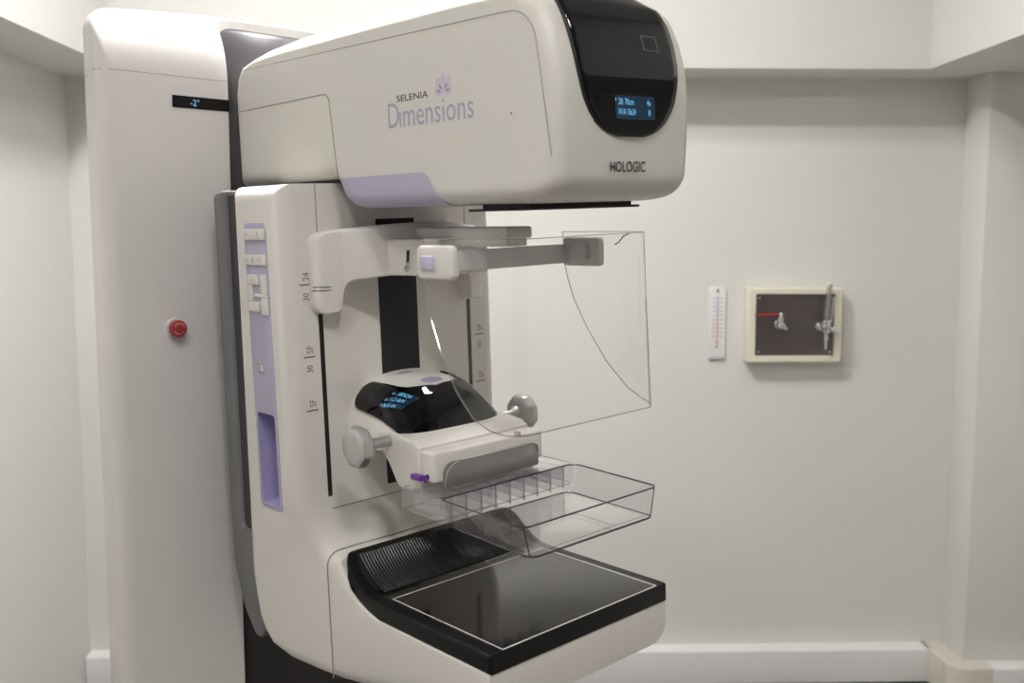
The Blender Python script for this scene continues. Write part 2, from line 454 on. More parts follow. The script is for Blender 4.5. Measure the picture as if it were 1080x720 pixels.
key(-.4935, -.4325, .503, .519); key(-.4935, -.4325, .466, .482)
key(-.488, -.457, .437, .452); key(-.488, -.476, .412, .437); key(-.488, -.457, .397, .412)
key(-.450, -.434, .424, .453); key(-.470, -.434, .419, .424); key(-.450, -.434, .393, .419)
fw, up = P(0, 1, 0), P(0, 0, 1)
for t, v, w, h in \
     (('*', -.484, .505, .009), ('(', -.450, .508, .008), ('o', -.486, .472, .006), ('8', -.468, .471, .007), ('=', -.450, .472, .006),
      ('+', -.472, .441, .007), ('::', -.486, .421, .007), ('-', -.472, .402, .006), (':', -.444, .435, .008), (':', -.444, .403, .007)):
    text('button_icon', [(t, P(-.2051, v, w), fw, up, h, .9)], M['inkg'], strip)
mb = MB(); mb.lathe(P(-.2008, -.4655, .3125), P(-1, 0, 0), [(.0088, 0), (.0088, .003), (.0066, .0045), (.0060, .0025), (.0015, .0025)], 28)
cpart(mb, 'key_switch', M['chrome'], strip)

# ---- tube head
TH = .12
fprof = [(.088, .585), (.0905, .62), (.0918, .66), (.0908, .685), (.088, .705), (.081, .730), (.072, .752), (.057, .774), (.034, .793), (.005, .806), (-.03, .814), (-.08, .819), (-.14, .820)]
def crown(p):
    if p.z <= .772: return p
    return Vector((p.x, p.y, .772+(p.z-.772)*(1-.72*min(1, abs(p.x)/.12)**2.4)))
def smooth(pts, it=2):
    for _ in range(it):
        q = [pts[0]]
        for a, b in zip(pts[:-1], pts[1:]):
            q += [(a[0]*.75+b[0]*.25, a[1]*.75+b[1]*.25), (a[0]*.25+b[0]*.75, a[1]*.25+b[1]*.75)]
        q.append(pts[-1]); pts = q
    return pts
fs = smooth(fprof, 1)
tprof = [(-.662, .5865), (-.38, .5865), (-.366, .584), (-.358, .575), (-.350, .560), (-.334, .549), (-.31, .5455), (0., .5435)]+smooth([(.02, .543), (.052, .5445), (.074, .552), (.086, .567), (.088, .585)], 2)+fs[1:]+[(-.3, .820), (-.50, .818), (-.56, .813), (-.60, .802), (-.632, .784), (-.652, .762), (-.661, .735)]
mb = MB(); rext(mb, tprof, -TH, TH, .021, SIDE, 7, crown, 9)
tube = cpart(mb, 'tube_head', M['whitew'])
# lilac accent: the same surface a hair prouder, cut out of a copy
def grow(pr, d): return inset(pr, -d)
mb = MB(); rext(mb, grow(tprof, .0012), -TH-.0012, TH+.0012, .0215, SIDE, 7)
acc = cpart(mb, 'lilac_accent', M['lilac'])
mb = MB()
apf = fillet([(-.3595, .5875), (-.150, .5875), (-.108, .530), (-.37, .530)], [.001, .022, 0, 0], 8)
rext(mb, apf, -.2, .2, .0001, SIDE, 1)
boolean(acc, cpart(mb, 'cutter', M['lilac']), 'INTERSECT')
acc.parent = tube; acc.matrix_local = Matrix()
# black glass window wrapping the front and top
prof_t = [0.]
for a, b in zip(fprof[:-1], fprof[1:]): prof_t.append(prof_t[-1]+math.hypot(a[0]-b[0], a[1]-b[1]))
def fpos(t):
    for i in range(len(fprof)-1):
        if t <= prof_t[i+1] or i == len(fprof)-2:
            k = (t-prof_t[i])/(prof_t[i+1]-prof_t[i]); a, b = fprof[i], fprof[i+1]
            return a[0]+(b[0]-a[0])*k, a[1]+(b[1]-a[1])*k
wt = [.0325, .0330, .0345, .0375, .042, .049, .0617, .075, .090, .11, .13, .16, .19, .22, .25, .2799]
wsv = [.004, .012, .024, .036, .046, .057, .0685, .0765, .0815, .0858, .0878, .0890, .0880, .0840, .0780, .070]
tt = [.0325+.0005*i for i in range(12)]+[.0385+.002*i for i in range(7)]+[.055+.005*i for i in range(46)]
tt = [t for t in tt if t <= .2799]
def window(e, shrink, t_off=0.):
    mb = MB(); rows = []
    for t in tt:
        s = max(.001, interp(t+t_off, wt, wsv)+shrink)
        v, w = fpos(t); v2, w2 = fpos(t+.003); d = Vector((v2-v, w2-w)).normalized()
        nv, nw = d.y, -d.x
        rows.append([crown(P(s*x/10, v+nv*e, w+nw*e)) for x in range(-10, 11)])
    mb.grid(rows); return mb
o = cpart(window(.0022, .0), 'front_window', M['gloss'], tube, recalc=False)
md = o.modifiers.new('th', 'SOLIDIFY'); md.thickness = .003; md.offset = 0
o = cpart(window(.0006, .0028, .0012), 'window_gasket', M['black'], tube, recalc=False)
md = o.modifiers.new('th', 'SOLIDIFY'); md.thickness = .003; md.offset = 0
# ambient sensor window in the black glass
mb = MB()
vA, wA = fpos(.134); vB, wB = fpos(.152); nA = Vector((wB-wA, vA-vB)).normalized()
def sq(u0, u1, e, k=0.):
    return [P(u0+k, vA+nA.x*e, wA+nA.y*e+k), P(u1-k, vA+nA.x*e, wA+nA.y*e+k), P(u1-k, vB+nA.x*e, wB+nA.y*e-k), P(u0+k, vB+nA.x*e, wB+nA.y*e-k)]
mb.tube(sq(.030, .056, .0042), .0007, 6, closed=True)
cpart(mb, 'sensor_frame', M['grey'], tube)
mb = MB(); mb.poly(sq(.0305, .0555, .0042)); cpart(mb, 'sensor_window', M['black'], tube, recalc=False)
mb = MB(); mb.box(-.0295, .0395, .0925, .0962, .6375, .6640, bev=.0008, seg=1)
cpart(mb, 'status_display', M['lcdb'], tube)
ri = P(1, 0, 0)
for ln in (('28: 70cm', P(-.0265, .0968, .6535), ri, up, .0072, .72), ('W/Al 18x24', P(-.0265, .0968, .6420), ri, up, .0072, .60),
                        ('4x', P(.0240, .0968, .6535), ri, up, .0072, .7), ('R', P(.0265, .0968, .6420), ri, up, .0072, .7)):
    text('status_readout', [ln], M['lcd'], tube)
text('front_lettering', [('HOLOGIC', P(-.0345, .0892, .5770), ri, up, .0122, .80)], M['ink'], tube, bold=.014)
# model lettering and flower on the left flank
sx = -TH-.0002
dwn = P(0, -.0, 1)
text('model_name', [('D', P(sx, -.2300, .6478), fw, up, .0325, .84), ('\u0131mensions', P(sx, -.2045, .6475), fw, up, .0305, .89)], M['inkl'], tube)
text('model_line', [('SELENIA', P(sx, -.2070, .6800), fw, up, .0082, 1.60)], M['ink'], tube, bold=.008)
mb = MB(); fc = (-.1075, .6825)
for q in (-75, -38, 0, 38, 75):
    L = .0235 if abs(q) < 60 else .0185
    a = R(90+q); ax = Vector((math.cos(a), math.sin(a))); ay = Vector((-ax.y, ax.x))
    mb.poly([P(sx-.0001-.00004*abs(q)/40, fc[0]+ax.x*L*.5*(1+math.cos(t))+ay.x*.0062*math.sin(t), fc[1]+ax.y*L*.5*(1+math.cos(t))+ay.y*.0062*math.sin(t)) for t in [2*math.pi*k/24 for k in range(24)]])
cpart(mb, 'flower_petals', M['inkp'], tube, recalc=False)
mb = MB()
for q in (-75, -38, 0, 38, 75)[::1]:
    if q == 0: continue
    L = .0085; a = R(90+q); ax = Vector((math.cos(a), math.sin(a))); ay = Vector((-ax.y, ax.x))
    c0 = (fc[0]+ax.x*.005, fc[1]+ax.y*.005)
    mb.poly([P(sx-.0003, c0[0]+ax.x*L*.5*(1+math.cos(t))+ay.x*.0016*math.sin(t), c0[1]+ax.y*L*.5*(1+math.cos(t))+ay.y*.0016*math.sin(t)) for t in [2*math.pi*k/16 for k in range(16)]])
cpart(mb, 'flower_heart', M['inkv'], tube, recalc=False)
mb = MB(); mb.lathe(P(-TH+.0005, .0165, .6465), P(-1, 0, 0), [(.0013, 0), (.0013, .0008)], 12)
cpart(mb, 'screw_hole', M['ink'], tube)
# panel seams on the flank
mb = MB(); e = -TH-.0001
seamp = fillet([(-.648, .7055), (-.372, .708), (-.357, .587), (-.5, .5)], [0, .014, 0, 0], 6)[:-1]
mb.tube([P(e, a, b) for a, b in seamp if b > .586], .0008, 6)
sp2 = fillet([(-.62, .769), (.055, .760), (.080, .60), (.10, .40), (-.6, .4)], [0, .045, .2, 0, 0], 8)
sp2 = [(a, b) for a, b in sp2 if b > .566]
mb.tube([P(e+(.0 if b < .768 else .0003), a, b) for a, b in sp2], .0006, 6)
cpart(mb, 'panel_seam', M['seam'], tube)
# black strip painting in the shade of the gap under the head's rear
mb = MB(); mb.box(-.104, .104, -.60, -.375, .5815, .5875)
cpart(mb, 'neck_gap_shade', M['black'], tube)
mb = MB(); mb.box(-.100, .100, -.092, .018, .5352, .5385, bev=.0008, seg=1); mb.box(-.090, .090, -.075, .012, .5375, .545)
cpart(mb, 'collimator_plate', M['black'], tube)

# ---- face shield carriage and shield
mb = MB()
us = [-.1570, -.1562, -.1540, -.1500, -.144, -.136, -.128, -.1235, -.1215, -.1195, -.1170, -.113, -.107, -.098, -.086, -.072, -.055, -.036, -.018, 0]
us = us+[-u for u in reversed(us[:-1])]
rings = []
for u in us:
    q = abs(u)
    vf = interp(q, [0, .018, .036, .055, .072, .086, .098, .107, .117, .128, .144, .150, .154, .1562, .157], [-.306, -.3065, -.309, -.314, -.322, -.331, -.341, -.349, -.357, -.3625, -.3655, -.367, -.370, -.374, -.379])
    zt = interp(q, [0, .05, .10, .136, .150, .1562, .157], [.5215, .5205, .5165, .5130, .509, .501, .497])
    zb = interp(q, [0, .05, .086, .107, .113, .117, .1195, .1215, .1235, .128, .144, .150, .154, .1562, .157], [.449, .447, .4435, .440, .437, .431, .422, .404, .398, .3940, .3935, .395, .399, .405, .410])
    vb = -.392 if q > .10 else vf-.03
    rings.append([P(u, a, z) for a, z in fillet([(vf, zb), (vf, zt), (vb, zt), (vb, zb)], [.0035, .005, .002, .002], 3)])
mb.loft(rings)
bow = cpart(mb, 'shield_carriage', M['white'], sharp=50)
mb = MB()
for wz in (.4335, .4285): mb.tube([P(-.1576, -.380, wz), P(-.1567, -.3735, wz), P(-.1503, -.3665, wz), P(-.144, -.3652, wz), P(-.137, -.3636, wz)], .0006, 6)
cpart(mb, 'index_line', M['ink'], bow)
mb = MB()
mb.box(-.0235, .0235, -.325, -.1065, .498, .5135, bev=.003, seg=2)
rail = cpart(mb, 'shield_rail', M['white'])
mb = MB()
mb.box(-.0185, .0185, -.30, -.112, .487, .4985, bev=.002, seg=2)
cpart(mb, 'rail_runner', M['white'], rail)
mb = MB()
rext(mb, fillet([(-.068, -.325), (.068, -.325), (.045, -.225), (-.045, -.225)], .006, 3), .446, .4985, .003, PLAN, 3)
cpart(mb, 'mount_block', M['white'], rail)
# recessed latch on the block's left face
d = Vector((.023, .10)).normalized()
def onface(s, e, w): return P(-.068+d.x*s-d.y*e, -.325+d.y*s+d.x*e, w)
mb = MB(); mb.tube([onface(.046, .0006, .483), onface(.043, .0006, .456)], .0024, 8)
cpart(mb, 'latch_slot', M['black'], rail)
mb = MB(); mb.tube([onface(.046, .000, .466), onface(.050, .010, .461), onface(.054, .016, .456)], [.0026, .003, .0034], 12)
cpart(mb, 'latch_lever', M['chrome'], rail)
mb = MB(); mb.box(-.130, .127, -.134, -.123, .4585, .4855, bev=.002, seg=2)
bar = cpart(mb, 'shield_crossbar', M['greyl'])
mb = MB(); rext(mb, fillet([(-.138, .4525), (-.066, .4525), (-.066, .4955), (-.138, .4955)], .008, 5), -.150, -.138, .004, SIDE, 4)
mb.box(-.140, -.124, -.128, -.115, .460, .484)
cpart(mb, 'bracket', M['white'], bar)
mb = MB(); rext(mb, fillet([(-.1262, .4655), (-.1012, .4655), (-.1012, .4825), (-.1262, .4825)], .002, 3), -.1535, -.148, .0012, SIDE, 3)
cpart(mb, 'release_button', M['lilacp'], bar)
mb = MB(); rext(mb, fillet([(-.135, .4545), (-.066, .4545), (-.066, .4945), (-.135, .4945)], .006, 5), .108, .122, .003, SIDE, 3)
rext(mb, fillet([(-.125, .464), (-.082, .464), (-.082, .484), (-.125, .484)], .004, 4), .100, .110, .002, SIDE, 3)
cpart(mb, 'clamp_pad', M['greyl'], bar)

top_p = [(-.126, -.152), (-.1265, -.10), (-.1265, -.05), (-.124, -.012), (-.117, .011), (-.104, .021)]
bot_p = [(-.139, -.152), (-.1425, -.10), (-.1435, -.05), (-.139, -.012), (-.127, .012), (-.111, .0215)]
def resample(p, n):
    L = [0.]
    for a, b in zip(p[:-1], p[1:]): L.append(L[-1]+math.hypot(a[0]-b[0], a[1]-b[1]))
    return [(interp(L[-1]*k/n, L, [q[0] for q in p]), interp(L[-1]*k/n, L, [q[1] for q in p])) for k in range(n+1)]
tp = resample(smooth(top_p, 2), 40); bp = resample(smooth(bot_p, 2), 40)
tp = tp+[(-a, b) for a, b in reversed(tp)]; bp = bp+[(-a, b) for a, b in reversed(bp)]
rows = []
for (a, b), (c, dd) in zip(tp, bp):
    v = (b+dd)/2
    wb = interp(v, [-.152, -.1475, -.138, -.116, -.082, -.047, -.02, 0., .021], [.4555, .435, .405, .364, .315, .283, .2715, .2675, .267])
    wtp = .502
    col = []
    for k in range(17):
        w = wb+(wtp-wb)*k/16; q = (wtp-w)/(.502-.267)
        col.append(P(a+(c-a)*q, b+(dd-b)*q, w))
    rows.append(col)
mb = MB(); mb.grid(rows)
shield = cpart(mb, 'face_shield', M['acry'])
edge = [r[0] for r in rows]
mb = MB(); mb.tube(edge, .0010, 6); mb.tube([r[-1] for r in rows], .0007, 6); mb.tube(rows[0], .0009, 6); mb.tube(rows[-1], .0009, 6)
cpart(mb, 'polished_edge', M['acrye'], shield)
mb = MB(); mb.tube(rows[-37][0:11], .0009, 6)
for r in (rows[-41],): mb.tube(r, .0006, 6)
cpart(mb, 'fold_line', M['acrye'], shield)
mb = MB(); mb.tube([P(.1275, -.052, .484), P(.1275, -.044, .4875), P(.1275, -.036, .4955), P(.1275, -.026, .499)], .0008, 6)
cpart(mb, 'hook_slot', M['ink'], shield)
mb = MB(); mb.lathe(P(-.124, .015, .2705), P(0, 1, 0), [(.003, -.003), (.003, .003)], 14)
cpart(mb, 'shield_bumper', M['acrye'], shield)

# ---- compression device
ts = [(-.394, .1045, .292), (-.37, .1055, .2915), (-.345, .106, .289), (-.325, .1055, .284), (-.308, .1045, .276), (-.292, .102, .265), (-.278, .0985, .252), (-.266, .0935, .238), (-.256, .087, .224), (-.250, .0805, .2125), (-.2465, .073, .203)]
BASE = .194
def dome(i_f, th, e=0.):
    i = int(min(len(ts)-2, max(0, math.floor(i_f)))); k = i_f-i
    v, a, t = [ts[i][j]+(ts[i+1][j]-ts[i][j])*k for j in range(3)]
    n = 2/2.5
    c, s = math.cos(th), math.sin(th)
    u = -a*abs(c)**n*(1 if c > 0 else -1); w = BASE+(t-BASE)*abs(s)**n
    if e:
        # push out along an approximate normal
        nn = Vector((-c*(t-BASE)*0+(-c), 0, s)); slope = max(0., (i_f-2.5)/8)
        u += nn.x*e; w += nn.z*e*(1-.5*slope); v += e*slope*1.2
    return P(u, v, w)
mb = MB()
N = 40
rows = [[dome(i*.5, math.pi*j/N) for j in range(N+1)] for i in range(2*(len(ts)-1)+1)]
mb.grid(rows); mb.poly(rows[-1]); mb.poly(rows[0])
comp = cpart(mb, 'compression_drive', M['white'])
def wlow(i_f):   # angle of the visor's lower edge
    return interp(i_f, [.0, .3, 1, 2, 4, 6, 7, 8, 9, 9.8], [.62, .52, .47, .455, .45, .425, .385, .32, .235, .13])
def wtop(i_f):   # angle where the white top plate begins
    return interp(i_f, [0, .3, 2, 3, 3.6, 3.9, 4.05, 4.1], [.86, 1.0, 1.06, 1.12, 1.22, 1.36, 1.5, math.pi/2])
ii = [.35+.05*k for k in range(0, 8)]+[.75+.15*k for k in range(61)]
ii = [i for i in ii if i < 9.75]
for side in (0,):
    mb = MB()
    for sgn in (1, -1):
        rows = []
        for i in ii:
            a, b = wlow(i), wtop(i)
            if i < .8: m_ = (a+b)/2; k = math.sqrt(max(0, 1-((.8-i)/.5)**2)); a, b = m_+(a-m_)*k, m_+(b-m_)*k
            rows.append([dome(i, (a+(b-a)*q/14) if sgn > 0 else math.pi-(a+(b-a)*q/14), .0022) for q in range(15)])
        mb.grid(rows)
    o = cpart(mb, 'display_visor', M['gloss'], comp)
    md = o.modifiers.new('th', 'SOLIDIFY'); md.thickness = .0035; md.offset = 0
# lettering lit behind the left of the visor, following its curve
def vis(x, y, e=.0046): return dome(3.05+x/.0185, .60+y/.078+.13*x/.0185, e)
text('force_readout', [('<- 18X24', (.004, .0225, 0), (1, 0, 0), (0, 1, 0), .0066, .72), ('o 11.2 daN', (.003, .0115, 0), (1, 0, 0), (0, 1, 0), .0066, .64), ('^ 06.6 cm', (.001, .0005, 0), (1, 0, 0), (0, 1, 0), .0066, .68)],
     M['lcd'], comp, warp=lambda p: vis(p.x, p.y))
mb = MB()
for y0 in (-.001, .010, .021): mb.grid([[vis(.012+.026*i/8, y0+.0095*j/3, .0042) for i in range(9)] for j in range(4)])
cpart(mb, 'display_screen', M['lcdb'], comp, recalc=False)
# touch symbols on the white top plate
mb = MB()
for (uu, vv, rx, ry) in ((.006, -.322, .020, .0075), (-.012, -.366, .015, .0055)):
    pts = []
    for k in range(28):
        q = 2*math.pi*k/28
        u_ = uu+rx*math.cos(q)*1.0; v_ = vv+ry*math.sin(q)
        # height of the dome there
        i_f = interp(v_, [t[0] for t in ts], list(range(len(ts))))
        i0 = int(i_f); kk = i_f-i0; a = ts[i0][1]+(ts[i0+1][1]-ts[i0][1])*kk; t = ts[i0][2]+(ts[i0+1][2]-ts[i0][2])*kk
        w_ = BASE+(t-BASE)*(1-abs(u_/a)**2.5)**(1/2.5)
        pts.append(P(u_, v_, w_+.0006))
    mb.poly(pts)
cpart(mb, 'touch_symbol', M['inkl'], comp, recalc=False)
# white neck below
mb = MB()
npf = [(-.394, .225), (-.394, .207), (-.365, .2065), (-.34, .2045), (-.318, .199), (-.302, .190), (-.290, .178), (-.281, .165), (-.274, .154), (-.266, .147), (-.256, .1455), (-.2135, .1545), (-.2115, .160), (-.2115, .212), (-.225, .2195), (-.25, .222)]
rext(mb, npf, -.1035, .1035, .005, SIDE, 4)
cpart(mb, 'drive_neck', M['white'], comp, sharp=30)
mb = MB(); mb.box(-.103, .103, -.214, -.181, .166, .2095, bev=.005, seg=4)
blk = cpart(mb, 'paddle_clamp', M['white'])
mb = MB()
rext(mb, fillet([(-.089, .158), (.089, .158), (.089, .1935), (-.089, .1935)], [.003, .003, .012, .026], 7), -.1805, -.1765, .001, FRONT, 2)
cpart(mb, 'clamp_plate', M['steel'], blk)
mb = MB(); mb.tube([P(-.0885, -.1760, .160), P(-.0885, -.1760, .168), P(-.083, -.1760, .183), P(-.074, -.1760, .190), P(-.063, -.1760, .1935), P(.077, -.1760, .1935), P(.0865, -.1760, .189), P(.089, -.1760, .180)], .0010, 8)
cpart(mb, 'plate_rim', M['silver'], blk)
mb = MB(); mb.lathe(P(-.1015, -.196, .1745), P(-1, 0, 0), [(.0035, 0), (.0035, .003)], 16)
cpart(mb, 'lock_pin', M['black'], blk)
mb = MB(); mb.box(-.1115, -.1015, -.226, -.204, .1675, .1755, bev=.0015, seg=2)
for v in (-.200, -.1955): mb.tube([P(-.106, v, .1665), P(-.107, v+.002, .172), P(-.105, v+.001, .1765)], .0013, 8)
cpart(mb, 'paddle_tag', M['purple'], blk)

for s in (-1, 1):
    mb = MB(); mb.lathe(P(s*.098, -.284, .2125), P(s, 0, 0), [(.0075, -.002), (.0075, .036), (.012, .042), (.013, .046)], 28)
    k = cpart(mb, 'compression_knob', M['silver'])
    mb = MB(); mb.lathe(P(s*.142, -.284, .2125), P(s, 0, 0), [(.013, 0), (.0255, .004), (.0295, .009), (.0305, .016), (.0285, .023), (.024, .0255), (.021, .0262), (.006, .0265)], 64, 8, .06)
    cpart(mb, 'knob_wheel', M['silver'], k)
    mb = MB(); mb.lathe(P(s*.099, -.284, .2125), P(s, 0, 0), [(.0105, -.003), (.0105, .003), (.0085, .004)], 28)
    cpart(mb, 'knob_collar', M['greyl'], k)

# ---- clear compression paddle
TW, BW = .155, .1135
topo = [(-.1175, -.147), (-.125, .022), (.1195, .0245), (.137, -.150)]
boto = [(-.1000, -.158), (-.1145, .0225), (.1145, .0245), (.120, -.152)]
topf = fillet([(-.1175, -.150), (-.125, .023), (.124, .023), (.136, -.150)], [.006, .012, .012, .014], 5)
botf = fillet([(-.1035, -.156), (-.1145, .023), (.1145, .023), (.124, -.150)], [.006, .012, .012, .014], 5)
mb = MB()
rows = []
for k in range(5):
    q = k/4; rows.append([P(a+(c-a)*q, b+(d_-b)*q, TW+(BW+.003-TW)*q) for (a, b), (c, d_) in zip(topf, botf)])
rows.append([P(a, b, BW) for a, b in inset(botf, .003)])
mb.grid(rows, close_c=True)
mb.poly(rows[-1])
inn_ = [[P(a+(c-a)*q, b+(d_-b)*q, TW+(BW+.006-TW)*q) for (a, b), (c, d_) in zip(inset(topf, .0028), inset(botf, .0028))] for q in (0, .5, .93, 1)]
inn_.append([P(a, b, BW+.003) for a, b in inset(botf, .0060)])
mb.grid(inn_, close_c=True); mb.poly(inn_[-1])
pad = cpart(mb, 'compression_paddle', M['padl'])
mb = MB(); mb.tube([P(a, b, TW) for a, b in topf], .0012, 6, closed=True)
mb.tube([P(a, b, BW+.001) for a, b in botf], .0013, 6, closed=True)
for a, b in ((topf[8], botf[8]), (topf[14], botf[14])):
    mb.tube([P(a[0], a[1], TW), P(b[0], b[1], BW)], .0008, 6)
cpart(mb, 'moulded_rim', M['padle'], pad)
# ribbed clear bracket behind it
mb = MB()
mb.box(-.119, .135, -.236, -.150, .1535, .1555)
mb.box(-.119, .135, -.238, -.2355, .125, .1555)
mb.box(-.1195, -.1175, -.238, -.150, .125, .1555)
mb.box(.1335, .1355, -.238, -.150, .125, .1555)
cpart(mb, 'paddle_bracket', M['padl'], pad)
mb = MB()
bf = fillet([(-.119, -.237), (.135, -.237), (.135, -.152), (-.119, -.152)], .01, 4)
mb.tube([P(a, b, .1555) for a, b in bf], .0011, 6, closed=True)
mb.tube([P(a, b, .125) for a, b in bf], .0008, 6, closed=True)
cpart(mb, 'bracket_edge', M['padlr'], pad)
for k in range(9):
    u_ = -.098+.0268*k
    mb = MB(); mb.box(u_-.0012, u_+.0012, -.2365, -.1535, .122, .1545)
    mb.tube([P(u_, -.1525, .1545), P(u_, -.1535, .120)], .0019, 8)
    mb.tube([P(u_, -.2365, .1545), P(u_, -.2365, .124)], .0014, 8)
    cpart(mb, 'bracket_rib', M['padlr'], pad)
mb = MB()
for k in range(5):
    a0 = -.040+.024*k; zz = BW-.0003
    c = [P(a0, -.062, zz), P(a0+.017, -.062, zz), P(a0+.017, -.078, zz), P(a0, -.078, zz)]
    mb.tube(c, .0004, 5, closed=(k % 2 == 0))
cpart(mb, 'position_marks', M['redp'], pad)

# ---- breast support / detector
mb = MB()
rings = []
secs = [(0.0, .155, -.030, -.075, .004, .024), (-.001, .1665, -.0255, -.085, .004, .028), (-.004, .1685, -.0245, -.087, .004, .030), (-.12, .169, -.0245, -.112, .004, .03), (-.236, .169, -.0245, -.136, .004, .03), (-.262, .1692, -.018, -.142, .006, .03),
        (-.285, .1694, -.0095, -.146, .008, .03), (-.305, .1696, .0015, -.150, .010, .03), (-.320, .1698, .0115, -.153, .014, .03), (-.330, .1699, .024, -.154, .018, .03), (-.336, .170, .0385, -.155, .021, .03), (-.342, .1702, .0412, -.156, .022, .03), (-.3595, .1705, .0425, -.159, .022, .03), (-.3600, .1695, .0415, -.158, .022, .03)]
for v, hw, wtp, wbt, rt, rb in secs:
    rings.append([P(a, v, b) for a, b in fillet([(-hw, wbt), (hw, wbt), (hw, wtp), (-hw, wtp)], [rb, rb, rt, rt], 5)])
mb.loft(rings)
det = cpart(mb, 'breast_support', M['white'])
cov = [(.001, -.026), (-.237, -.026), (-.263, -.0195), (-.286, -.011), (-.306, 0.), (-.322, .0115), (-.332, .024), (-.3365, .036), (-.3365, .0435), (-.333, .0465), (-.329, .0470),
       (-.323, .0445), (-.314, .0365), (-.304, .0265), (-.293, .0175), (-.281, .0100), (-.268, .0045), (-.254, .0012), (-.238, 0.), (-.12, 0.), (-.004, 0.), (.0, -.0012), (.001, -.004)]
def cv(p):
    v = -p.y
    if v < -.300:
        x = min(1., (-.300-v)/.0375); d_ = .036*(1-math.sqrt(max(0, 1-x*x)))
        return Vector((p.x*(1-d_/.168), p.y, p.z))
    return p
mb = MB(); rext(mb, cov, -.1685, .1685, .0045, SIDE, 4, cv)
cover = cpart(mb, 'detector_cover', M['carbonr'])
# glossy imaging surface set in the rim
inn = [(-.3295, .0477), (-.323, .0452), (-.314, .0372), (-.304, .0272), (-.293, .0182), (-.281, .0107), (-.268, .0052), (-.254, .0019), (-.238, .0007), (-.2, .0006), (-.1, .0006), (-.0025, .0006)]
mb = MB()
rows = []
for v, w in inn:
    x = min(1., max(0, (-.300-v)/.0375)); hw = .150-.030*(1-math.sqrt(max(0, 1-x*x)))
    rows.append([P(hw*k/6, v, w) for k in range(-6, 7)])
mb.grid(rows)
cpart(mb, 'imaging_surface', M['carbon'], cover, recalc=False)
mb = MB()   # fine ridges running down the cove
rows = []
vw = [(-.3200, .0428), (-.314, .0372), (-.304, .0272), (-.293, .0182), (-.281, .0107), (-.268, .0052), (-.256, .0023)]
NR = 56; K = 6
for v, w in vw:
    rows.append([P(-.141+.282*k/(NR*K), v+.0009*(.5-.5*math.cos(2*math.pi*k/K)), w+.0006+.0013*(.5-.5*math.cos(2*math.pi*k/K))) for k in range(NR*K+1)])
mb.grid(rows)
cpart(mb, 'ridged_panel', M['ridge'], cover, recalc=False, sharp=80)
mb = MB(); z0, z1 = .0004, .0011
for a0, a1, b0, b1 in ((-.1457, .1457, -.0012, .0003), (-.1457, .1457, -.2335, -.2321), (-.1457, -.1444, -.2335, .0), (.1444, .1457, -.2335, .0)):
    mb.box(a0, a1, b0, b1, z0, z1)
cpart(mb, 'field_outline', M['line'], cover)
# curved seam where the support joins the arm
mb = MB()
hw, wtp, wbt = .1714, .0434, -.15
sp = fillet([(-hw, wbt), (-hw, wtp), (hw, wtp), (hw, wbt)], [0, .022, .022, 0], 6)
mb.tube([P(a, -.3602, b) for a, b in sp], .0008, 6)
cpart(mb, 'support_seam', M['seam'], det)

# ------------------------------------------------------------------ wall thermometer
t = thing('wall_thermometer', 'narrow white wall thermometer with red scale hung left of the gas outlet', 'thermometer', (.762, D, 1.248))
mb = MB()
pf = fillet([(-.0275, -.120), (.0275, -.120), (.0275, .112), (.014, .120), (-.014, .120), (-.0275, .112)], [.003, .003, .006, .006, .006, .006], 3)
rext(mb, pf, -.010, -.0005, .0015, lambda h, a, b: Vector((a, h, b)), 2)
mb.make('backboard', M['trunk'], t)
mb = MB(); mb.box(-.0255, .0245, -.0125, -.0095, -.1195, -.110, conv=False, bev=.001, seg=1); mb.make('foot_band', M['greyl'], t)
mb = MB(); mb.tube([(0, -.0115, -.062), (0, -.0115, .09)], .0022, 10); mb.make('glass_tube', M['lilacp'], t)
mb = MB(); mb.tube([(0, -.0128, -.058), (0, -.0128, .018)], .0016, 10); mb.lathe((0, -.0118, -.062), (0, 0, -1), [(.002, -.004), (.004, 0), (.004, .006), (.001, .009)], 16); mb.make('spirit_column', M['redp'], t)
for k in range(10):
    z = -.046+.0142*k
    for x0 in (-.0150, .0103):
        mb = MB(); mb.box(x0, x0+.0064, -.0106, -.0098, z-.0011, z+.0011, conv=False); mb.make('scale_mark', M['inkg'], t)
mb = MB(); mb.box(-.0035, .0035, -.0108, -.0098, .100, .112, conv=False); mb.make('unit_mark', M['inkg'], t)
mb = MB(); mb.box(-.003, .003, -.0108, -.0098, -.082, -.076, conv=False); mb.make('unit_mark', M['inkg'], t)
mb = MB()
for k in range(28):
    z = -.046+.0049*k; mb.box(-.0075, .0075, -.0104, -.0098, z-.0004, z+.0004, conv=False)
mb.make('fine_scale', M['redp'], t)

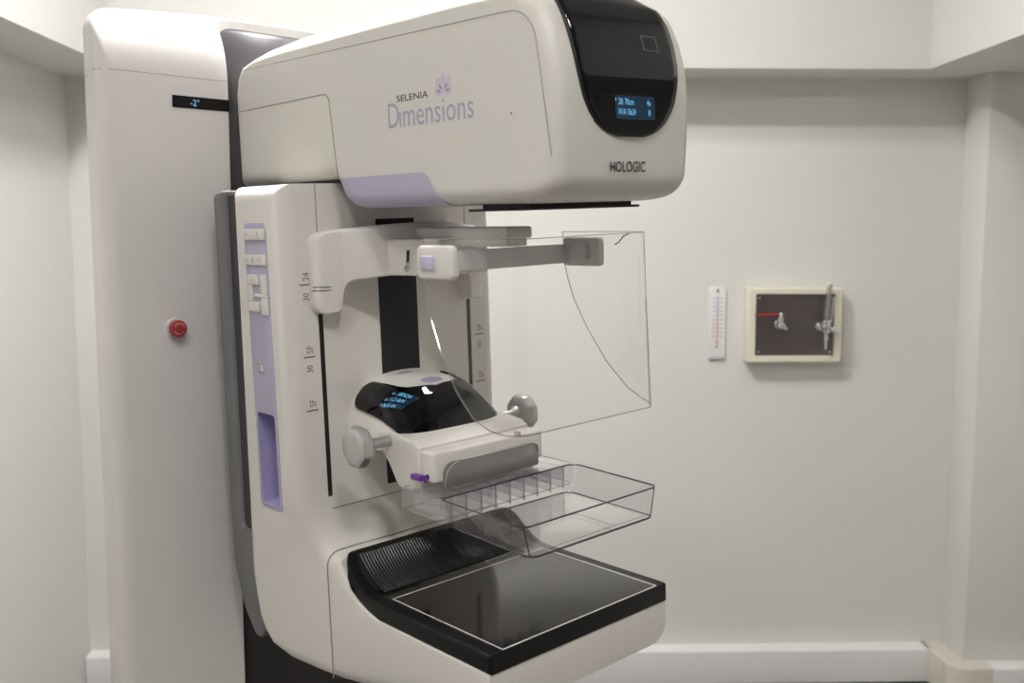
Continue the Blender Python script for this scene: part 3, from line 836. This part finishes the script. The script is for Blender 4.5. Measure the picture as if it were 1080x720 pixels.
# ------------------------------------------------------------------ gas outlet panel
gx0, gx1, gz0, gz1, gd = .851, 1.163, 1.121, 1.3655, .058
cx, cz = (gx0+gx1)/2, (gz0+gz1)/2
t = thing('gas_outlet_panel', 'cream framed wall box with dark metal plate and red lever valve', 'gas outlet', (cx, D, cz))
hx, hz = (gx1-gx0)/2, (gz1-gz0)/2
mb = MB()
fo = [(-hx, -hz), (hx, -hz), (hx, hz), (-hx, hz)]; fi = [(-hx+.027, -hz+.022), (hx-.026, -hz+.022), (hx-.026, hz-.020), (-hx+.027, hz-.020)]
fo_f = fillet(fo, .003, 3); fi_f = fillet(fi, .003, 3)
fo_b = fillet([(a*1.0, b*1.0) for a, b in fo], .003, 3)
rows = [[Vector((a, -.0005, b)) for a, b in fo_f], [Vector((a, -gd+.004, b)) for a, b in fo_f], [Vector((a, -gd, b)) for a, b in inset(fo_f, .004)],
        [Vector((a, -gd, b)) for a, b in inset(fi_f, -.002)], [Vector((a, -gd+.002, b)) for a, b in fi_f], [Vector((a, -gd+.016, b)) for a, b in fi_f]]
mb.grid(rows, close_c=True); mb.poly(rows[0]); mb.poly(rows[-1])
mb.make('box_frame', M['cream'], t)
mb = MB(); mb.box(-hx+.0265, hx-.0255, -gd+.008, -gd+.0155, -hz+.0215, hz-.0195, conv=False, bev=.001, seg=1)
pl = mb.make('mounting_plate', M['plate'], t)
for a in (-hx+.038, hx-.037):
    for b in (-hz+.034, hz-.032):
        mb = MB(); mb.lathe((a, -gd+.0085, b), (0, -1, 0), [(.0042, 0), (.0038, .002), (.001, .0028)], 16); mb.make('screw', M['chrome'], t)
# valve with a red lever
vx, vz = .955-cx, 1.246-cz
mb = MB(); mb.lathe((vx, -gd+.009, vz), (0, -1, 0), [(.016, 0), (.016, .004), (.010, .006), (.010, .022), (.0125, .026), (.0135, .034), (.011, .042), (.007, .045), (.007, .056), (.004, .058)], 28)
mb.lathe((vx, -gd-.018, vz+.006), (0, 0, 1), [(.009, 0), (.009, .010), (.012, .012), (.012, .017), (.007, .020), (.007, .030), (.004, .034)], 24)
mb.lathe((vx+.006, -gd-.02, vz-.006), (.7, -.6, -.3), [(.006, 0), (.006, .016), (.0035, .018)], 18)
va = mb.make('stop_valve', M['chrome'], t)
mb = MB(); mb.tube([(vx-.004, -gd-.018, vz+.034), (vx-.02, -gd-.020, vz+.035), (vx-.05, -gd-.021, vz+.0345), (vx-.085, -gd-.021, vz+.0335)], [.004, .0045, .0045, .0035], 10)
mb.make('lever', M['red'], va)

# flowmeter plugged into the plate
fx, fz = 1.1005, 1.238
t = thing('oxygen_flowmeter', 'chrome flowmeter with upright glass tube plugged into the dark plate', 'flowmeter', (fx, D-gd+.008, fz))
mb = MB()
mb.lathe((-.012, 0, .002), (0, -1, 0), [(.015, 0.001), (.015, .006), (.009, .008), (.009, .030)], 24)
mb.lathe((0, -.036, -.020), (0, 0, 1), [(.006, 0), (.012, .004), (.013, .016), (.0155, .020), (.0155, .030), (.012, .034), (.0135, .037), (.0135, .046), (.008, .049)], 28)
mb.make('valve_body', M['chrome'], t)
mb = MB(); mb.lathe((.010, -.036, -.004), (.65, -.75, 0), [(.006, 0), (.006, .014), (.012, .016), (.0125, .024), (.0105, .027), (.007, .0245), (.001, .0245)], 28, 10, .06)
mb.make('control_knob', M['chrome'], t)
mb = MB(); mb.lathe((0, -.036, -.020), (0, 0, -1), [(.0055, 0), (.0055, .010), (.0075, .012), (.0075, .018), (.004, .021), (.0048, .026), (.0036, .030), (.0046, .035), (.0034, .039), (.0042, .045), (.003, .052)], 20)
mb.make('hose_nipple', M['chrome'], t)
mb = MB(); mb.lathe((.002, -.036, .028), (.05, 0, 1), [(.0150, 0), (.0150, .062), (.0140, .066), (.0105, .068), (.0102, .108), (.006, .112)], 28)
mb.make('flow_tube', M['glass'], t)
mb = MB(); mb.lathe((.002, -.036, .028), (.05, 0, 1), [(.0032, .002), (.0032, .107)], 14)
mb.make('inner_tube', M['silver'], t)
mb = MB(); mb.lathe((.002, -.036, .028), (.05, 0, 1), [(.0095, .104), (.0098, .112), (.007, .116)], 20); mb.make('tube_cap', M['silver'], t)
mb = MB(); mb.tube([(.013, -.046, .020), (.016, -.046, .055), (.019, -.046, .100)], .0010, 6); mb.make('scale_strip', M['line'], t)

# ------------------------------------------------------------------ camera, world, view
cd = bpy.data.cameras.new('camera'); cam = bpy.data.objects.new('camera', cd); COL.objects.link(cam)
cd.sensor_width = 36; cd.lens = 36*1064/1080; cd.clip_start = .02
cam.location = (0, 0, 1.54); cam.rotation_euler = (R(90-6.06), 0, R(-1.4))
sc.camera = cam
cd.dof.use_dof = True; cd.dof.focus_distance = 1.42; cd.dof.aperture_fstop = 5.6
w = bpy.data.worlds.new('world'); sc.world = w; w.use_nodes = True
w.node_tree.nodes['Background'].inputs[0].default_value = (.9, .88, .85, 1); w.node_tree.nodes['Background'].inputs[1].default_value = .02
sc.view_settings.view_transform = 'Standard'; sc.view_settings.look = 'None'
sc.view_settings.exposure = 0.; sc.view_settings.gamma = 1; sc.view_settings.use_curve_mapping = False
sc.cycles.transparent_max_bounces = 32
sc.cycles.max_bounces = 10; sc.cycles.diffuse_bounces = 6
